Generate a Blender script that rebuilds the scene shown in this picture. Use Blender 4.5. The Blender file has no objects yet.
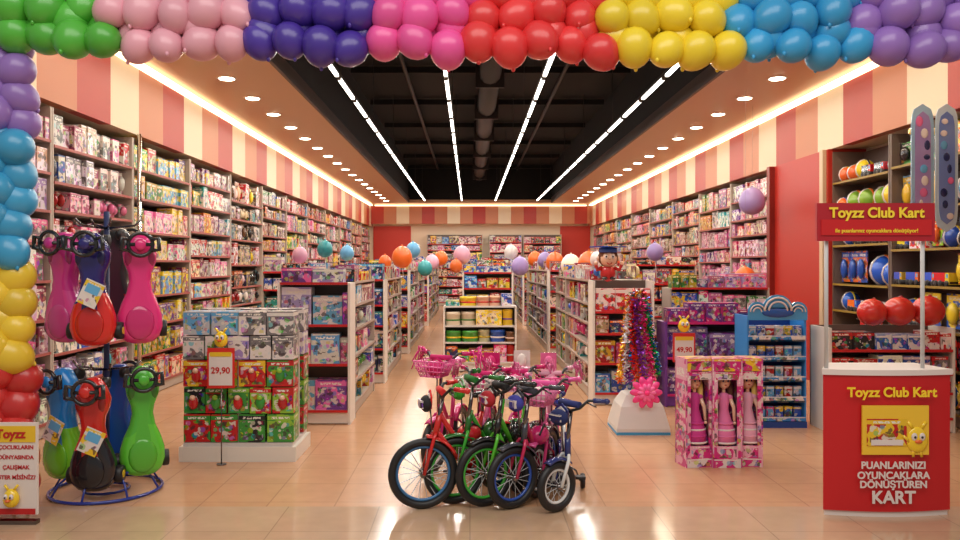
import bpy, math, random
from mathutils import Vector, Matrix
random.seed(11)
R=random.random
def U(a,b): return a+(b-a)*R()
def ln(c):
    c=c/255
    return c/12.92 if c<=.04045 else ((c+.055)/1.055)**2.4
def C(r,g,b): return (ln(r),ln(g),ln(b),1)
F=800.0; CAMZ=1.6
def PX(px,Y): return (px-470)*Y/F
def PZ(py,Y): return CAMZ-(py-265)*Y/F
RZ=lambda a: Matrix.Rotation(math.radians(a),4,'Z')
RX=lambda a: Matrix.Rotation(math.radians(a),4,'X')
RY=lambda a: Matrix.Rotation(math.radians(a),4,'Y')
T=lambda x,y,z: Matrix.Translation((x,y,z))
# ---------------------------------------------------------------- materials
MATS={}
def newmat(name):
    m=bpy.data.materials.new(name); m.use_nodes=True
    nt=m.node_tree; b=nt.nodes['Principled BSDF']; MATS[name]=m
    return m,nt,b
def attrmat(name,rough,metal=0,coat=0,noise=0):
    m,nt,b=newmat(name)
    a=nt.nodes.new('ShaderNodeAttribute'); a.attribute_name='Col'
    nt.links.new(a.outputs['Color'],b.inputs['Base Color'])
    b.inputs['Roughness'].default_value=rough; b.inputs['Metallic'].default_value=metal
    b.inputs['Coat Weight'].default_value=coat
    if noise:
        n=nt.nodes.new('ShaderNodeTexNoise'); n.inputs['Scale'].default_value=noise
        bp=nt.nodes.new('ShaderNodeBump'); bp.inputs['Strength'].default_value=.15
        nt.links.new(n.outputs['Fac'],bp.inputs['Height']); nt.links.new(bp.outputs['Normal'],b.inputs['Normal'])
    return m
attrmat('paint',.45); attrmat('gloss',.18,coat=.4); attrmat('matte',.85,noise=60)
attrmat('foil',.25,metal=.55); attrmat('chrome',.12,metal=1); attrmat('balloon',.3,coat=.15)
def emit(name,col,s):
    m,nt,b=newmat(name); b.inputs['Base Color'].default_value=col
    b.inputs['Emission Color'].default_value=col; b.inputs['Emission Strength'].default_value=s
emit('tube',(1,.94,.84,1),7); emit('cove',(1,.78,.50,1),3.6); emit('spot',(1,.88,.68,1),16)
def math_(nt,op,a,b=None):
    n=nt.nodes.new('ShaderNodeMath'); n.operation=op
    for i,x in enumerate((a,b)):
        if x is None: continue
        if isinstance(x,(int,float)): n.inputs[i].default_value=x
        else: nt.links.new(x,n.inputs[i])
    return n.outputs[0]
def mix_(nt,f,a,b):
    n=nt.nodes.new('ShaderNodeMix'); n.data_type='RGBA'
    for s,x in ((n.inputs[0],f),(n.inputs[6],a),(n.inputs[7],b)):
        if isinstance(x,(int,float)): s.default_value=x
        elif isinstance(x,tuple): s.default_value=x
        else: nt.links.new(x,s)
    return n.outputs[2]
# packaging : printed cardboard
m,nt,b=newmat('pack')
A=nt.nodes.new('ShaderNodeAttribute'); A.attribute_name='Col'
A2=nt.nodes.new('ShaderNodeAttribute'); A2.attribute_name='Col2'
u1=nt.nodes.new('ShaderNodeUVMap'); u1.uv_map='UVMap'
u2=nt.nodes.new('ShaderNodeUVMap'); u2.uv_map='UVBox'
n1=nt.nodes.new('ShaderNodeTexNoise'); n1.inputs['Scale'].default_value=9; n1.inputs['Detail'].default_value=1
n2=nt.nodes.new('ShaderNodeTexNoise'); n2.inputs['Scale'].default_value=16; n2.inputs['Detail'].default_value=2
n3=nt.nodes.new('ShaderNodeTexNoise'); n3.inputs['Scale'].default_value=60; n3.inputs['Detail'].default_value=1
vo=nt.nodes.new('ShaderNodeTexVoronoi'); vo.inputs['Scale'].default_value=20
for n in (n1,n2,n3,vo): nt.links.new(u1.outputs[0],n.inputs['Vector'])
hs=nt.nodes.new('ShaderNodeHueSaturation'); hs.inputs['Saturation'].default_value=1.2; hs.inputs['Value'].default_value=.65
nt.links.new(vo.outputs['Color'],hs.inputs['Color'])
art=mix_(nt,math_(nt,'GREATER_THAN',n1.outputs['Fac'],.53),A.outputs['Color'],A2.outputs['Color'])
s=nt.nodes.new('ShaderNodeSeparateXYZ'); nt.links.new(u2.outputs[0],s.inputs[0])
dx=math_(nt,'ABSOLUTE',math_(nt,'SUBTRACT',s.outputs[0],.5)); dy=math_(nt,'ABSOLUTE',math_(nt,'SUBTRACT',s.outputs[1],.42))
inside=math_(nt,'MULTIPLY',math_(nt,'LESS_THAN',dx,.43),math_(nt,'LESS_THAN',dy,.34))
f2=math_(nt,'MULTIPLY',inside,math_(nt,'LESS_THAN',vo.outputs['Distance'],.45))
art=mix_(nt,math_(nt,'MULTIPLY',f2,.6),art,hs.outputs[0])
f3=math_(nt,'MULTIPLY',inside,math_(nt,'GREATER_THAN',n2.outputs['Fac'],.59))
art=mix_(nt,math_(nt,'MULTIPLY',f3,.8),art,(.74,.66,.58,1))
f4=math_(nt,'MULTIPLY',inside,math_(nt,'LESS_THAN',n2.outputs['Fac'],.41))
art=mix_(nt,math_(nt,'MULTIPLY',f4,.78),art,(.05,.028,.03,1))
band=math_(nt,'MULTIPLY',math_(nt,'GREATER_THAN',s.outputs[1],.8),math_(nt,'LESS_THAN',s.outputs[1],.95))
art=mix_(nt,band,art,A2.outputs['Color'])
tx=math_(nt,'MULTIPLY',math_(nt,'MULTIPLY',math_(nt,'LESS_THAN',dx,.34),math_(nt,'GREATER_THAN',s.outputs[1],.83)),math_(nt,'MULTIPLY',math_(nt,'LESS_THAN',s.outputs[1],.91),math_(nt,'GREATER_THAN',n3.outputs['Fac'],.47)))
art=mix_(nt,tx,art,(.8,.76,.66,1))
nt.links.new(art,b.inputs['Base Color']); b.inputs['Roughness'].default_value=.32
# floors
def tilemat(name,c1,c2,mortar,sz,rough,bw):
    m,nt,b=newmat(name)
    tc=nt.nodes.new('ShaderNodeTexCoord'); br=nt.nodes.new('ShaderNodeTexBrick')
    br.offset=0; br.inputs['Scale'].default_value=1; br.inputs['Brick Width'].default_value=sz; br.inputs['Row Height'].default_value=sz
    br.inputs['Mortar Size'].default_value=bw; br.inputs['Color1'].default_value=c1; br.inputs['Color2'].default_value=c2; br.inputs['Mortar'].default_value=mortar
    nt.links.new(tc.outputs['Object'],br.inputs['Vector'])
    n=nt.nodes.new('ShaderNodeTexNoise'); n.inputs['Scale'].default_value=7; n.inputs['Detail'].default_value=5
    nt.links.new(tc.outputs['Object'],n.inputs['Vector'])
    mr=nt.nodes.new('ShaderNodeMapRange'); mr.inputs[3].default_value=.86; mr.inputs[4].default_value=1.12
    nt.links.new(n.outputs['Fac'],mr.inputs[0])
    mx=nt.nodes.new('ShaderNodeMix'); mx.data_type='RGBA'; mx.blend_type='MULTIPLY'; mx.inputs[0].default_value=1
    nt.links.new(br.outputs['Color'],mx.inputs[6]); nt.links.new(mr.outputs[0],mx.inputs[7])
    nt.links.new(mx.outputs[2],b.inputs['Base Color']); b.inputs['Roughness'].default_value=rough
tilemat('floor_tiles',C(204,156,118),C(198,150,112),C(178,134,102),.45,.22,.005)
tilemat('mall_tiles',C(196,162,132),C(191,157,127),C(168,138,113),.6,.13,.004)
# ---------------------------------------------------------------- mesh builder
WHITE=C(240,236,230)
class MB:
    def __init__(s):
        s.v=[];s.f=[];s.m=[];s.c=[];s.c2=[];s.uv=[];s.ub=[];s.sm=[];s.M=Matrix.Identity(4);s.keys=[]
    def P(s,p):
        s.v.append(tuple(s.M@Vector(p))); return len(s.v)-1
    def face(s,ids,mat,col,smooth=False,col2=None,uv=None,ub=None):
        if mat not in s.keys: s.keys.append(mat)
        s.f.append(ids); s.m.append(s.keys.index(mat)); s.sm.append(smooth)
        n=len(ids); s.c.append((col,n)); s.c2.append((col2 or col,n))
        s.uv.extend(uv if uv else [(0,0)]*n); s.ub.extend(ub if ub else [(0,0)]*n)
    def box(s,c,d,mat='paint',col=WHITE,col2=None,rz=0):
        x,y,z=c; a,bb,e=d[0]/2,d[1]/2,d[2]/2
        cs,sn=math.cos(rz),math.sin(rz)
        ids=[]
        for k in (-1,1):
            for (i,j) in ((-1,-1),(1,-1),(1,1),(-1,1)):
                px,py=i*a,j*bb
                ids.append(s.P((x+px*cs-py*sn,y+px*sn+py*cs,z+k*e)))
        o,q=U(0,50),U(0,50)
        for f,w,h in (((0,1,5,4),d[0],d[2]),((1,2,6,5),d[1],d[2]),((2,3,7,6),d[0],d[2]),((3,0,4,7),d[1],d[2]),((4,5,6,7),d[0],d[1]),((3,2,1,0),d[0],d[1])):
            s.face([ids[i] for i in f],mat,col,False,col2,[(o,q),(o+w,q),(o+w,q+h),(o,q+h)],[(0,0),(1,0),(1,1),(0,1)])
    def loft(s,rings,mat,col,closed=True,cap=True,smooth=True,loop=False,cf=None):
        idr=[[s.P(p) for p in r] for r in rings]; n=len(rings[0])
        rr=list(zip(idr,idr[1:])) + ([(idr[-1],idr[0])] if loop else [])
        for q,(a,b_) in enumerate(rr):
            for i in range(n if closed else n-1):
                j=(i+1)%n
                cc=cf(rings[q][i]) if cf else col
                s.face([a[i],a[j],b_[j],b_[i]],mat,cc,smooth)
        if cap and not loop:
            s.face(list(reversed(idr[0])),mat,col,False); s.face(idr[-1],mat,col,False)
    def sweep(s,pts,r,mat='paint',col=WHITE,seg=8,closed=False,cap=True):
        pts=[Vector(p) for p in pts]; n=len(pts); rings=[]
        if closed: t0=(pts[1]-pts[-1]).normalized()
        else: t0=(pts[1]-pts[0]).normalized()
        up=Vector((0,0,1)) if abs(t0.z)<.9 else Vector((1,0,0))
        nrm=t0.cross(up).normalized()
        for i,p in enumerate(pts):
            if closed: t=(pts[(i+1)%n]-pts[i-1]).normalized()
            else: t=(pts[min(i+1,n-1)]-pts[max(i-1,0)]).normalized()
            nrm=(nrm-t*nrm.dot(t)).normalized(); bn=t.cross(nrm)
            rad=r[i] if isinstance(r,(list,tuple)) else r
            rings.append([p+nrm*math.cos(2*math.pi*k/seg)*rad+bn*math.sin(2*math.pi*k/seg)*rad for k in range(seg)])
        s.loft(rings,mat,col,cap=cap,loop=closed)
    def torus(s,c,Rr,r,ax='y',mat='paint',col=WHITE,n=32,seg=8,a0=0,a1=360):
        c=Vector(c); full=abs(a1-a0)>=360; pts=[]
        k=n if full else n+1
        for i in range(k):
            a=math.radians(a0+(a1-a0)*i/n); u,v=math.cos(a)*Rr,math.sin(a)*Rr
            pts.append(c+Vector({'y':(u,0,v),'z':(u,v,0),'x':(0,u,v)}[ax]))
        s.sweep(pts,r,mat,col,seg,closed=full)
    def lathe(s,prof,c=(0,0,0),mat='paint',col=WHITE,seg=16,smooth=True,ax='z'):
        rings=[]
        for r,z in prof:
            ring=[]
            for k in range(seg):
                a=2*math.pi*k/seg; u,v=r*math.cos(a),r*math.sin(a)
                p={'z':(u,v,z),'y':(u,z,-v),'x':(z,u,v)}[ax]
                ring.append((c[0]+p[0],c[1]+p[1],c[2]+p[2]))
            rings.append(ring)
        s.loft(rings,mat,col,smooth=smooth)
    def ell(s,c,rad,mat='gloss',col=WHITE,seg=14,rings=9,taper=0,rot=None):
        if not isinstance(rad,(tuple,list)): rad=(rad,)*3
        rg=[]
        for i in range(rings+1):
            th=math.pi*i/rings; th=min(max(th,.04),math.pi-.04)
            z=-math.cos(th); r=math.sin(th)*(1+taper*z)
            ring=[]
            for k in range(seg):
                a=2*math.pi*k/seg
                p=Vector((r*math.cos(a)*rad[0],r*math.sin(a)*rad[1],z*rad[2]))
                if rot: p=rot@p
                ring.append(Vector(c)+p)
            rg.append(ring)
        s.loft(rg,mat,col)
    def poly(s,outline,y0,y1,mat,col):
        n=len(outline); a=[s.P((x,y0,z)) for x,z in outline]; b_=[s.P((x,y1,z)) for x,z in outline]
        s.face(a,mat,col); s.face(list(reversed(b_)),mat,col)
        for i in range(n):
            j=(i+1)%n; s.face([a[j],a[i],b_[i],b_[j]],mat,col)
    def obj(s,name,parent=None,bevel=0):
        me=bpy.data.meshes.new(name); me.from_pydata(s.v,[],s.f)
        for k in s.keys: me.materials.append(MATS[k])
        me.polygons.foreach_set('material_index',s.m); me.polygons.foreach_set('use_smooth',s.sm)
        for nm,src in (('Col',s.c),('Col2',s.c2)):
            at=me.color_attributes.new(nm,'FLOAT_COLOR','CORNER'); d=[]
            for c,n in src: d.extend(tuple(c)*n)
            at.data.foreach_set('color',d)
        for nm,src in (('UVMap',s.uv),('UVBox',s.ub)):
            l=me.uv_layers.new(name=nm); d=[]
            for x in src: d.extend(x)
            l.data.foreach_set('uv',d)
        me.update()
        o=bpy.data.objects.new(name,me); bpy.context.scene.collection.objects.link(o)
        if parent: o.parent=parent
        return o
def empty(name):
    o=bpy.data.objects.new(name,None); bpy.context.scene.collection.objects.link(o); return o
def text(s,size,loc,col,parent,name,mat='paint',al='CENTER',bold=.02,rotx=90,rotz=0):
    cu=bpy.data.curves.new(name,'FONT'); cu.body=s; cu.size=size; cu.align_x=al; cu.align_y='CENTER'
    cu.extrude=.0015; cu.offset=bold*size
    k='txt_%d_%d_%d'%tuple(int(x*99) for x in col[:3])
    if k not in MATS:
        m,nt,b=newmat(k); b.inputs['Base Color'].default_value=col; b.inputs['Roughness'].default_value=.4
    cu.materials.append(MATS[k])
    o=bpy.data.objects.new(name,cu); bpy.context.scene.collection.objects.link(o)
    o.location=loc; o.rotation_euler=(math.radians(rotx),0,math.radians(rotz)); o.parent=parent
    return o
# ---------------------------------------------------------------- palettes
W=C(226,214,208);PK=C(222,105,155);HP=C(205,35,110);LP=C(228,168,190);RD=C(190,30,32);OR=C(230,105,35);YE=C(232,190,45)
GR=C(60,140,55);LG=C(140,185,55);BL=C(40,85,180);LB=C(100,170,215);NV=C(30,40,90);PU=C(110,55,140);LV=C(160,135,190);BK=C(30,28,30);GY=C(120,113,113);BR=C(110,68,45);TL=C(50,150,155);CR=C(222,198,165);SK=C(235,190,160)
DP=C(150,60,90);DV=C(90,60,110);BE=C(185,155,130);TA=C(205,170,130)
PAL_PW=[(W,DP),(LP,W),(W,PK),(W,GY),(W,LV),(PK,W),(GY,PK),(BE,RD),(W,BE),(LP,DP),(GY,W),(W,TL),(CR,DP),(W,RD)]
PAL_PINK=[(PK,DP),(HP,LP),(LP,PK),(W,HP),(PK,YE),(LV,PK),(W,PU),(DP,W),(PU,PK),(W,PK),(GY,PK),(CR,PK),(LB,PK)]
PAL_YP=[(YE,DP),(YE,GR),(W,PK),(CR,YE),(DP,W),(CR,RD),(YE,PU),(GR,YE),(LB,YE),(YE,OR)]
PAL_DARK=[(GY,RD),(BK,OR),(BR,W),(RD,BK),(W,RD),(TL,BK),(GY,W),(NV,YE),(BR,CR),(BK,W),(BE,BR),(TA,BK)]
PAL_MIX=[(RD,YE),(BL,W),(GY,RD),(YE,RD),(GR,YE),(DP,W),(OR,BK),(LB,BL),(PU,YE),(W,BL),(RD,W),(CR,BR),(TL,YE),(LP,HP),(BR,CR),(NV,OR),(BK,RD),(TA,RD),(YE,BL),(W,GR)]
PAL_MIXP=PAL_MIX*2+PAL_PW+PAL_DARK+PAL_PINK[:5]
PAL_BOY=[(RD,YE),(YE,BK),(BL,OR),(BK,RD),(OR,BL),(GR,BK),(W,RD),(BL,YE),(YE,BL),(LG,OR),(LB,YE),(OR,YE)]
PAL_GREEN=[(GR,RD),(LG,RD),(GR,BK),(GR,LG),(RD,GR),(LG,W)]
PAL_FROZ=[(LB,W),(LV,W),(PU,PK),(W,LB),(LV,PK),(PK,W)]
def jit(c,v): return (min(c[0]*v*U(.85,1.15),.9),min(c[1]*v*U(.85,1.15),.9),min(c[2]*v*U(.85,1.15),.9),1)
GF=C(185,170,156)
def shelf(mb,w,h,d,n,pal,z0=.14,lip=RD,frame=GF,top=False,kinds=('box',),wr=(.1,.28),base=None,fullh=.97,backcol=None,sides=True,liph=.026,vr=(.6,1.25),bt=.2):
    mb.box((w/2,d-.01,h/2),(w,.02,h),'paint',backcol or C(100,82,74))
    if sides:
        for x in (.0125,w-.0125): mb.box((x,d/2,h/2),(.025,d-.03,h),'paint',frame)
    mb.box((w/2,d/2+.01,z0/2),(w-.05,d-.04,z0-.02),'paint',base or frame)
    zs=[z0]; g0=(h-z0)/n
    for i in range(1,n): zs.append(z0+g0*i+U(-.14,.14)*g0)
    zs.append(h)
    if top: zs.append(h+.26)
    for i in range(len(zs)-1):
        z=zs[i]; g=zs[i+1]-z
        mb.box((w/2,d/2,z-.01),(w-.052,d-.045,.02),'paint',frame)
        mb.box((w/2,.012,z-.006),(w-.052,.012,liph),'paint',lip)
        x=.03; run=0; tp=(i==len(zs)-2 and top)
        while x<w-.08:
            if run<=0:
                run=random.choice([1,1,1,2,3]); p0=random.choice(pal); v=U(*vr); p=(jit(p0[0],v),jit(p0[1],v)); bw=U(*wr); bh=g*U(.4 if tp else .7,fullh)-.025; k=random.choice(kinds)
            run-=1
            ww=min(bw,w-.03-x)
            if ww<.05: break
            y0=U(.015,.07)
            if k=='box': mb.box((x+ww/2,y0+.1,z+bh/2),(ww-.006,.2,bh),'pack',p[0],p[1],U(-.05,.05))
            elif k=='ball':
                r=min(ww,bh)/2; mb.ell((x+ww/2,y0+r,z+r),r,'gloss',p[0],12,8)
                mb.torus((x+ww/2,y0+r,z+r),r*.98,r*.12,'y','gloss',p[1],12,5)
                mb.torus((x+ww/2,y0+r,z+r),r*.98,r*.1,'x','gloss',W,12,5)
            elif k=='blister':
                mb.box((x+ww/2,y0+.08,z+.03+(bh-.03)/2),(ww*.92,.01,bh-.03),'pack',p[0],p[1])
                mb.ell((x+ww/2,y0+.05,z+.03+bh*.4),(ww*.3,.04,bh*.3),'gloss',p[1],8,6)
                mb.sweep([(x+ww/2,y0,z+bh-.01),(x+ww/2,d-.05,z+bh-.01)],.004,'chrome',GY,5)
            elif k=='drum':
                r=min(ww/2,.13); cc=p[0]; mb.lathe([(r*.97,z),(r,z+.01),(r,z+bh*.75),(r*1.04,z+bh*.76),(r*1.04,z+bh*.95),(r*.9,z+bh)],(x+ww/2,y0+r,0),'gloss',cc,16)
                mb.torus((x+ww/2,y0+r,z+bh*.4),r,.012,'z','gloss',p[1],16,5)
            elif k=='truck':
                L=ww*.9; hh=min(bh,.2); x_=x+.05*ww; yc=y0+.07
                mb.box((x_+L*.38,yc,z+hh*.5),(L*.7,.12,hh*.45),'gloss',p[0]); mb.box((x_+L*.84,yc,z+hh*.42),(L*.24,.12,hh*.6),'gloss',p[1]); mb.box((x_+L*.5,yc,z+hh*.22),(L*.96,.1,hh*.1),'paint',BK)
                mb.box((x_+L*.86,yc-.061,z+hh*.56),(L*.12,.004,hh*.2),'paint',LB)
                for wx in (.18,.45,.84): mb.lathe([(hh*.08,-.07),(hh*.17,-.07),(hh*.17,.07),(hh*.08,.07)],(x_+L*wx,yc,z+hh*.17),'paint',BK,10,ax='y')
            x+=ww+U(.0,.008)
# ---------------------------------------------------------------- room shell
XL,XR=-3.89,4.73; ZS=4.0; ZF=3.12; YF=5.45; YB=32.0; WL,WR_=-4.38,5.22
def simple(name,boxes):
    mb=MB()
    for b_ in boxes: mb.box(*b_)
    return mb.obj(name)
def plane(name,x0,x1,y0,y1,z,mat):
    me=bpy.data.meshes.new(name); me.from_pydata([(x0,y0,z),(x1,y0,z),(x1,y1,z),(x0,y1,z),(x0,y0,z-.1),(x1,y0,z-.1),(x1,y1,z-.1),(x0,y1,z-.1)],[],[(0,1,2,3),(7,6,5,4),(0,4,5,1),(1,5,6,2),(2,6,7,3),(3,7,4,0)])
    me.materials.append(MATS[mat]); o=bpy.data.objects.new(name,me); bpy.context.scene.collection.objects.link(o)
plane('floor',WL-.2,WR_+.2,5.3,YB+.2,0,'floor_tiles')
plane('floor_mall',-9,9,-4,5.3,0,'mall_tiles')
simple('wall_left',[((WL-.1,(YF+YB)/2,2.7),(.2,YB-YF,5.4),'paint',C(225,205,180))])
simple('wall_right',[((WR_+.1,(YF+YB)/2,2.7),(.2,YB-YF,5.4),'paint',C(225,205,180))])
simple('wall_back',[(((WL+WR_)/2,YB+.1,2.7),(WR_-WL,.2,5.4),'paint',C(225,205,180)),
   ((PX(392,31.9),YB-.03,1.6),(1.5,.05,3.1),'paint',C(190,45,30)),((4.2,YB-.03,1.6),(1.2,.05,3.1),'paint',C(190,45,30))])
simple('wall_front',[((-5.8,YF+.12,2.7),(4.4,.24,5.4),'paint',C(200,190,180)),((6.5,YF+.12,2.7),(5.4,.24,5.4),'paint',C(200,190,180)),((.1,YF+.12,4.35),(7.4,.24,2.1),'paint',C(200,190,180))])
DK=C(4,4,4)
simple('ceiling',[(((WL+WR_)/2,(YF+YB)/2,5.45),(WR_-WL,YB-YF,.1),'matte',DK)])
SL,SR=-2.36,3.14; YS=30.6
SC=C(196,160,124)
simple('ceiling_soffit',[(((WL+SL)/2,(YF+.24+YB)/2,ZS+.05),(SL-WL,YB-YF-.24,.1),'paint',SC),
  (((WR_+SR)/2,(YF+.24+YB)/2,ZS+.05),(WR_-SR,YB-YF-.24,.1),'paint',SC),
  (((SL+SR)/2,(YS+YB)/2,ZS+.05),(SR-SL,YB-YS,.1),'paint',SC),
  ((SL+.02,(YF+.24+YS)/2,ZS+.08),(.04,YS-YF-.24,.2),'paint',C(60,44,36)),((SR-.02,(YF+.24+YS)/2,ZS+.08),(.04,YS-YF-.24,.2),'paint',C(60,44,36)),
  ((SL-.02,(YF+.24+YS)/2,4.75),(.04,YS-YF-.24,1.3),'matte',DK),((SR+.02,(YF+.24+YS)/2,4.75),(.04,YS-YF-.24,1.3),'matte',DK),(((SL+SR)/2,YS+.03,4.75),(SR-SL,.04,1.3),'matte',DK)])
FR,FCm,FT=C(168,42,28),C(218,198,168),C(186,116,80)
mb=MB(); pat=[FR,FCm,FT]
y=YF+.25; i=0; wd=.74
while y<YB-.02:
    e=min(y+wd,YB); c=pat[i%3]
    mb.box(((XL-.06),(y+e)/2,(ZF+3.9)/2),(.12,e-y,3.9-ZF),'paint',c)
    mb.box(((XR+.06),(y+e)/2,(ZF+3.9)/2),(.12,e-y,3.9-ZF),'paint',pat[(i+1)%3]); y=e;i+=1
mb.box((XL-.3,(YF+.25+YB)/2,ZF+.03),(.4,YB-YF-.25,.04),'paint',FCm); mb.box((XR+.3,(YF+.25+YB)/2,ZF+.03),(.4,YB-YF-.25,.04),'paint',FCm)
mb.obj('trim_fascia')
mb=MB(); x=XL; i=0
while x<XR-.01:
    e=min(x+.5,XR); mb.box(((x+e)/2,YB-.5,(ZF+.1+3.9)/2),(e-x,.1,3.9-ZF-.1),'paint',pat[[0,2,1,2][i%4]]); x=e;i+=1
mb.obj('trim_fascia_back')
mb=MB(); ys=YF+.3
mb.box((XL-.02,(ys+YB-.6)/2,3.945),(.18,YB-.6-ys,.03),'cove'); mb.box((XR+.02,(ys+YB-.6)/2,3.945),(.18,YB-.6-ys,.03),'cove')
mb.box(((XL+XR)/2,YB-.5,3.945),(XR-XL-.3,.2,.03),'cove'); mb.obj('cove_light_strip')
simple('trim_pilaster',[((XR+.22,11.55,ZF/2),(.5,2.1,ZF),'paint',C(180,40,26)),((XR-.05,12.4,ZF/2),(.12,.12,ZF),'paint',C(130,26,18)),((XR-.04,10.6,ZF/2),(.08,.1,ZF),'paint',C(205,180,145))])
mb=MB(); y=6.6
while y<30:
    for x in (-3.12,3.94):
        mb.lathe([(.12,ZS-.012),(.12,ZS+.01)],(x,y,0),'paint',WHITE,16); mb.lathe([(.095,ZS-.018),(.095,ZS-.012)],(x,y,0),'spot',WHITE,16)
    y+=1.22
mb.obj('recessed_downlights')
for x in (-1.71,-.31,.96,2.53):
    mb=MB(); y=6.2
    mb.box((x,(6.2+30.4)/2,ZS+.07),(.06,24.2,.04),'paint',C(40,36,34))
    while y<30.2:
        mb.box((x,y+.62,ZS+.035),(.042,1.24,.03),'tube')
        for e in (0,1.25): mb.box((x,y+e,ZS+.035),(.045,.02,.04),'paint',C(120,115,110))
        y+=1.42
    for k in range(7): mb.sweep([(x,7+k*3.6,ZS+.08),(x,7+k*3.6,5.4)],.005,'paint',C(20,18,17),5)
    mb.obj('linear_ceiling_light')
mb=MB()
dd=C(22,15,12)
mb.sweep([(.35,7,4.95),(.35,30,4.95)],.2,'paint',dd,12); 
for yy in range(8,30,3):
    mb.box((.35,yy,4.95),(.5,.06,.5),'paint',C(30,20,16)); mb.box((.39,yy+1.2,5.3),(5.3,.1,.12),'matte',C(8,7,6))
for x in (-1.2,1.75): mb.sweep([(x,7,5.2),(x,30,5.2)],.04,'paint',C(16,8,7),8)
mb.obj('ceiling_ductwork')
# ---------------------------------------------------------------- wall shelving
def bay(name,M,*a,**k):
    mb=MB(); mb.M=M; shelf(mb,*a,**k); return mb.obj(name)
LPK=C(165,85,78)
def wallL(y0,w,n,pal,**k): return bay('toy_shelf',T(XL-.01,y0,0)@RZ(90),w-.01,3.08,.44,n,pal,lip=k.pop('lip',LPK),**k)
def wallR(y1,w,n,pal,**k): return bay('toy_shelf',T(XR+.01,y1,0)@RZ(-90),w-.01,3.08,.44,n,pal,lip=k.pop('lip',LPK),**k)
for y0,w,n,pal,kw in ((5.8,1.7,9,PAL_PW,{}),(7.5,1.8,9,PAL_PW+PAL_MIX[:3],dict(wr=(.1,.2),kinds=('box','box','blister'),vr=(.75,1.3))),(9.3,1.9,8,PAL_YP,dict(wr=(.12,.32))),(11.2,1.9,9,PAL_YP+PAL_PW,{}),(13.1,2,8,PAL_DARK,dict(kinds=('box','blister'))),(15.1,2,10,PAL_DARK+PAL_MIX,{}),(17.1,2.2,8,PAL_MIXP,{}),(19.3,2.4,9,PAL_MIXP,{}),(21.7,2.4,8,PAL_MIXP,{}),(24.1,2.4,9,PAL_MIXP,{}),(26.5,2.4,8,PAL_MIXP,{}),(28.9,2.4,9,PAL_MIXP,{})):
    wallL(y0,w,n,pal,**kw)
DF=dict(lip=C(150,120,40),frame=C(120,100,88),vr=(.9,1.5))
for y1,w,n,pal,kw in ((7.6,1.8,8,PAL_BOY,dict(kinds=('box','box','ball'))),(9.05,1.44,7,PAL_BOY,dict(kinds=('box','blister','ball','truck'),wr=(.16,.34),**DF)),(10.5,1.44,7,PAL_BOY,dict(kinds=('blister','ball','truck','ball'),wr=(.16,.36),**DF)),(14.6,1.95,9,PAL_PINK+PAL_PW,{}),(16.6,2,8,PAL_PINK+PAL_PW+PAL_YP,{}),(18.8,2.2,9,PAL_MIXP,{}),(21.2,2.4,8,PAL_MIXP,{}),(23.6,2.4,9,PAL_MIXP,{}),(26,2.4,8,PAL_MIXP,{}),(28.4,2.4,9,PAL_MIXP,{}),(30.8,2.4,8,PAL_MIXP,{})):
    wallR(y1,w,n,pal,**kw)
for x in (-1.7,.75,2.1): bay('toy_shelf',T(x,YB-.55,0),2.2 if x<0 else (1.3 if x<2 else 1.5),2.8,.44,8,PAL_MIXP+PAL_PW)
mb=MB(); mb.sweep([(XL+.05,9.29,0),(XL+.05,9.29,ZF)],.025,'chrome',C(200,195,190),8); mb.lathe([(.06,0),(.06,.01)],(XL+.05,9.29,0),'chrome',C(200,195,190),12); mb.obj('steel_post')
# ---------------------------------------------------------------- gondolas
LW=C(175,150,138)
def row(x0,x1,ya,yb,pal,endpal,hh=1.45,n=5,end=True,kindsE=('box',),step=2.4,top=True,wrE=(.14,.3),nE=4,topE=True):
    hw=(x1-x0)/2-.003; y=ya+(.4 if end else 0)
    if end: bay('gondola_shelf',T(x0,ya,0),x1-x0,hh,.39,nE,endpal,kinds=kindsE,top=topE,wr=wrE,frame=C(225,215,205))
    while y<yb-.5:
        w=min(step,yb-y)
        mb=MB(); p=pal[random.randrange(len(pal))]
        mb.M=T(x1,y,0)@RZ(90); shelf(mb,w-.02,hh,hw,n,p,top=top,lip=LW,kinds=('box','box','blister'))
        mb.M=T(x0,y+w-.02,0)@RZ(-90); shelf(mb,w-.02,hh,hw,n,p,top=top,lip=LW,kinds=('box','box','blister'))
        mb.obj('gondola_shelf'); y+=w
allp=[PAL_MIXP,PAL_MIX,PAL_MIXP+PAL_YP]
row(-1.93,-1.2,8.0,10.2,[PAL_FROZ+PAL_PINK+PAL_MIX],PAL_FROZ,nE=3,wrE=(.28,.34),hh=1.42)
row(-1.85,-1.15,10.8,13.8,[PAL_MIX],[(NV,LB),(BL,TL),(NV,W)],hh=1.4)
row(-1.85,-1.1,14.4,20,allp,PAL_MIX,hh=1.5); row(-1.85,-1.1,21,29,allp,PAL_MIX,hh=1.6)
row(1.4,2.1,9.1,13.2,[PAL_MIXP],PAL_MIX,hh=1.42,topE=False); row(1.4,2.1,14.2,20,allp,PAL_MIX,hh=1.5); row(1.4,2.1,21,29,allp,PAL_MIX,hh=1.6)
row(-.12,.68,12.55,20,allp,PAL_MIXP,hh=1.48,wrE=(.12,.22),nE=5); row(-.1,.6,21.5,28,allp,PAL_MIX,hh=1.6)
bay('gondola_shelf',T(-.4,12.0,0),1.1,.98,.5,3,PAL_MIX+PAL_YP,kinds=('box','drum','drum','box'),wr=(.15,.26),top=True,frame=C(225,215,205),lip=C(215,205,200),vr=(.8,1.3))
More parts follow.
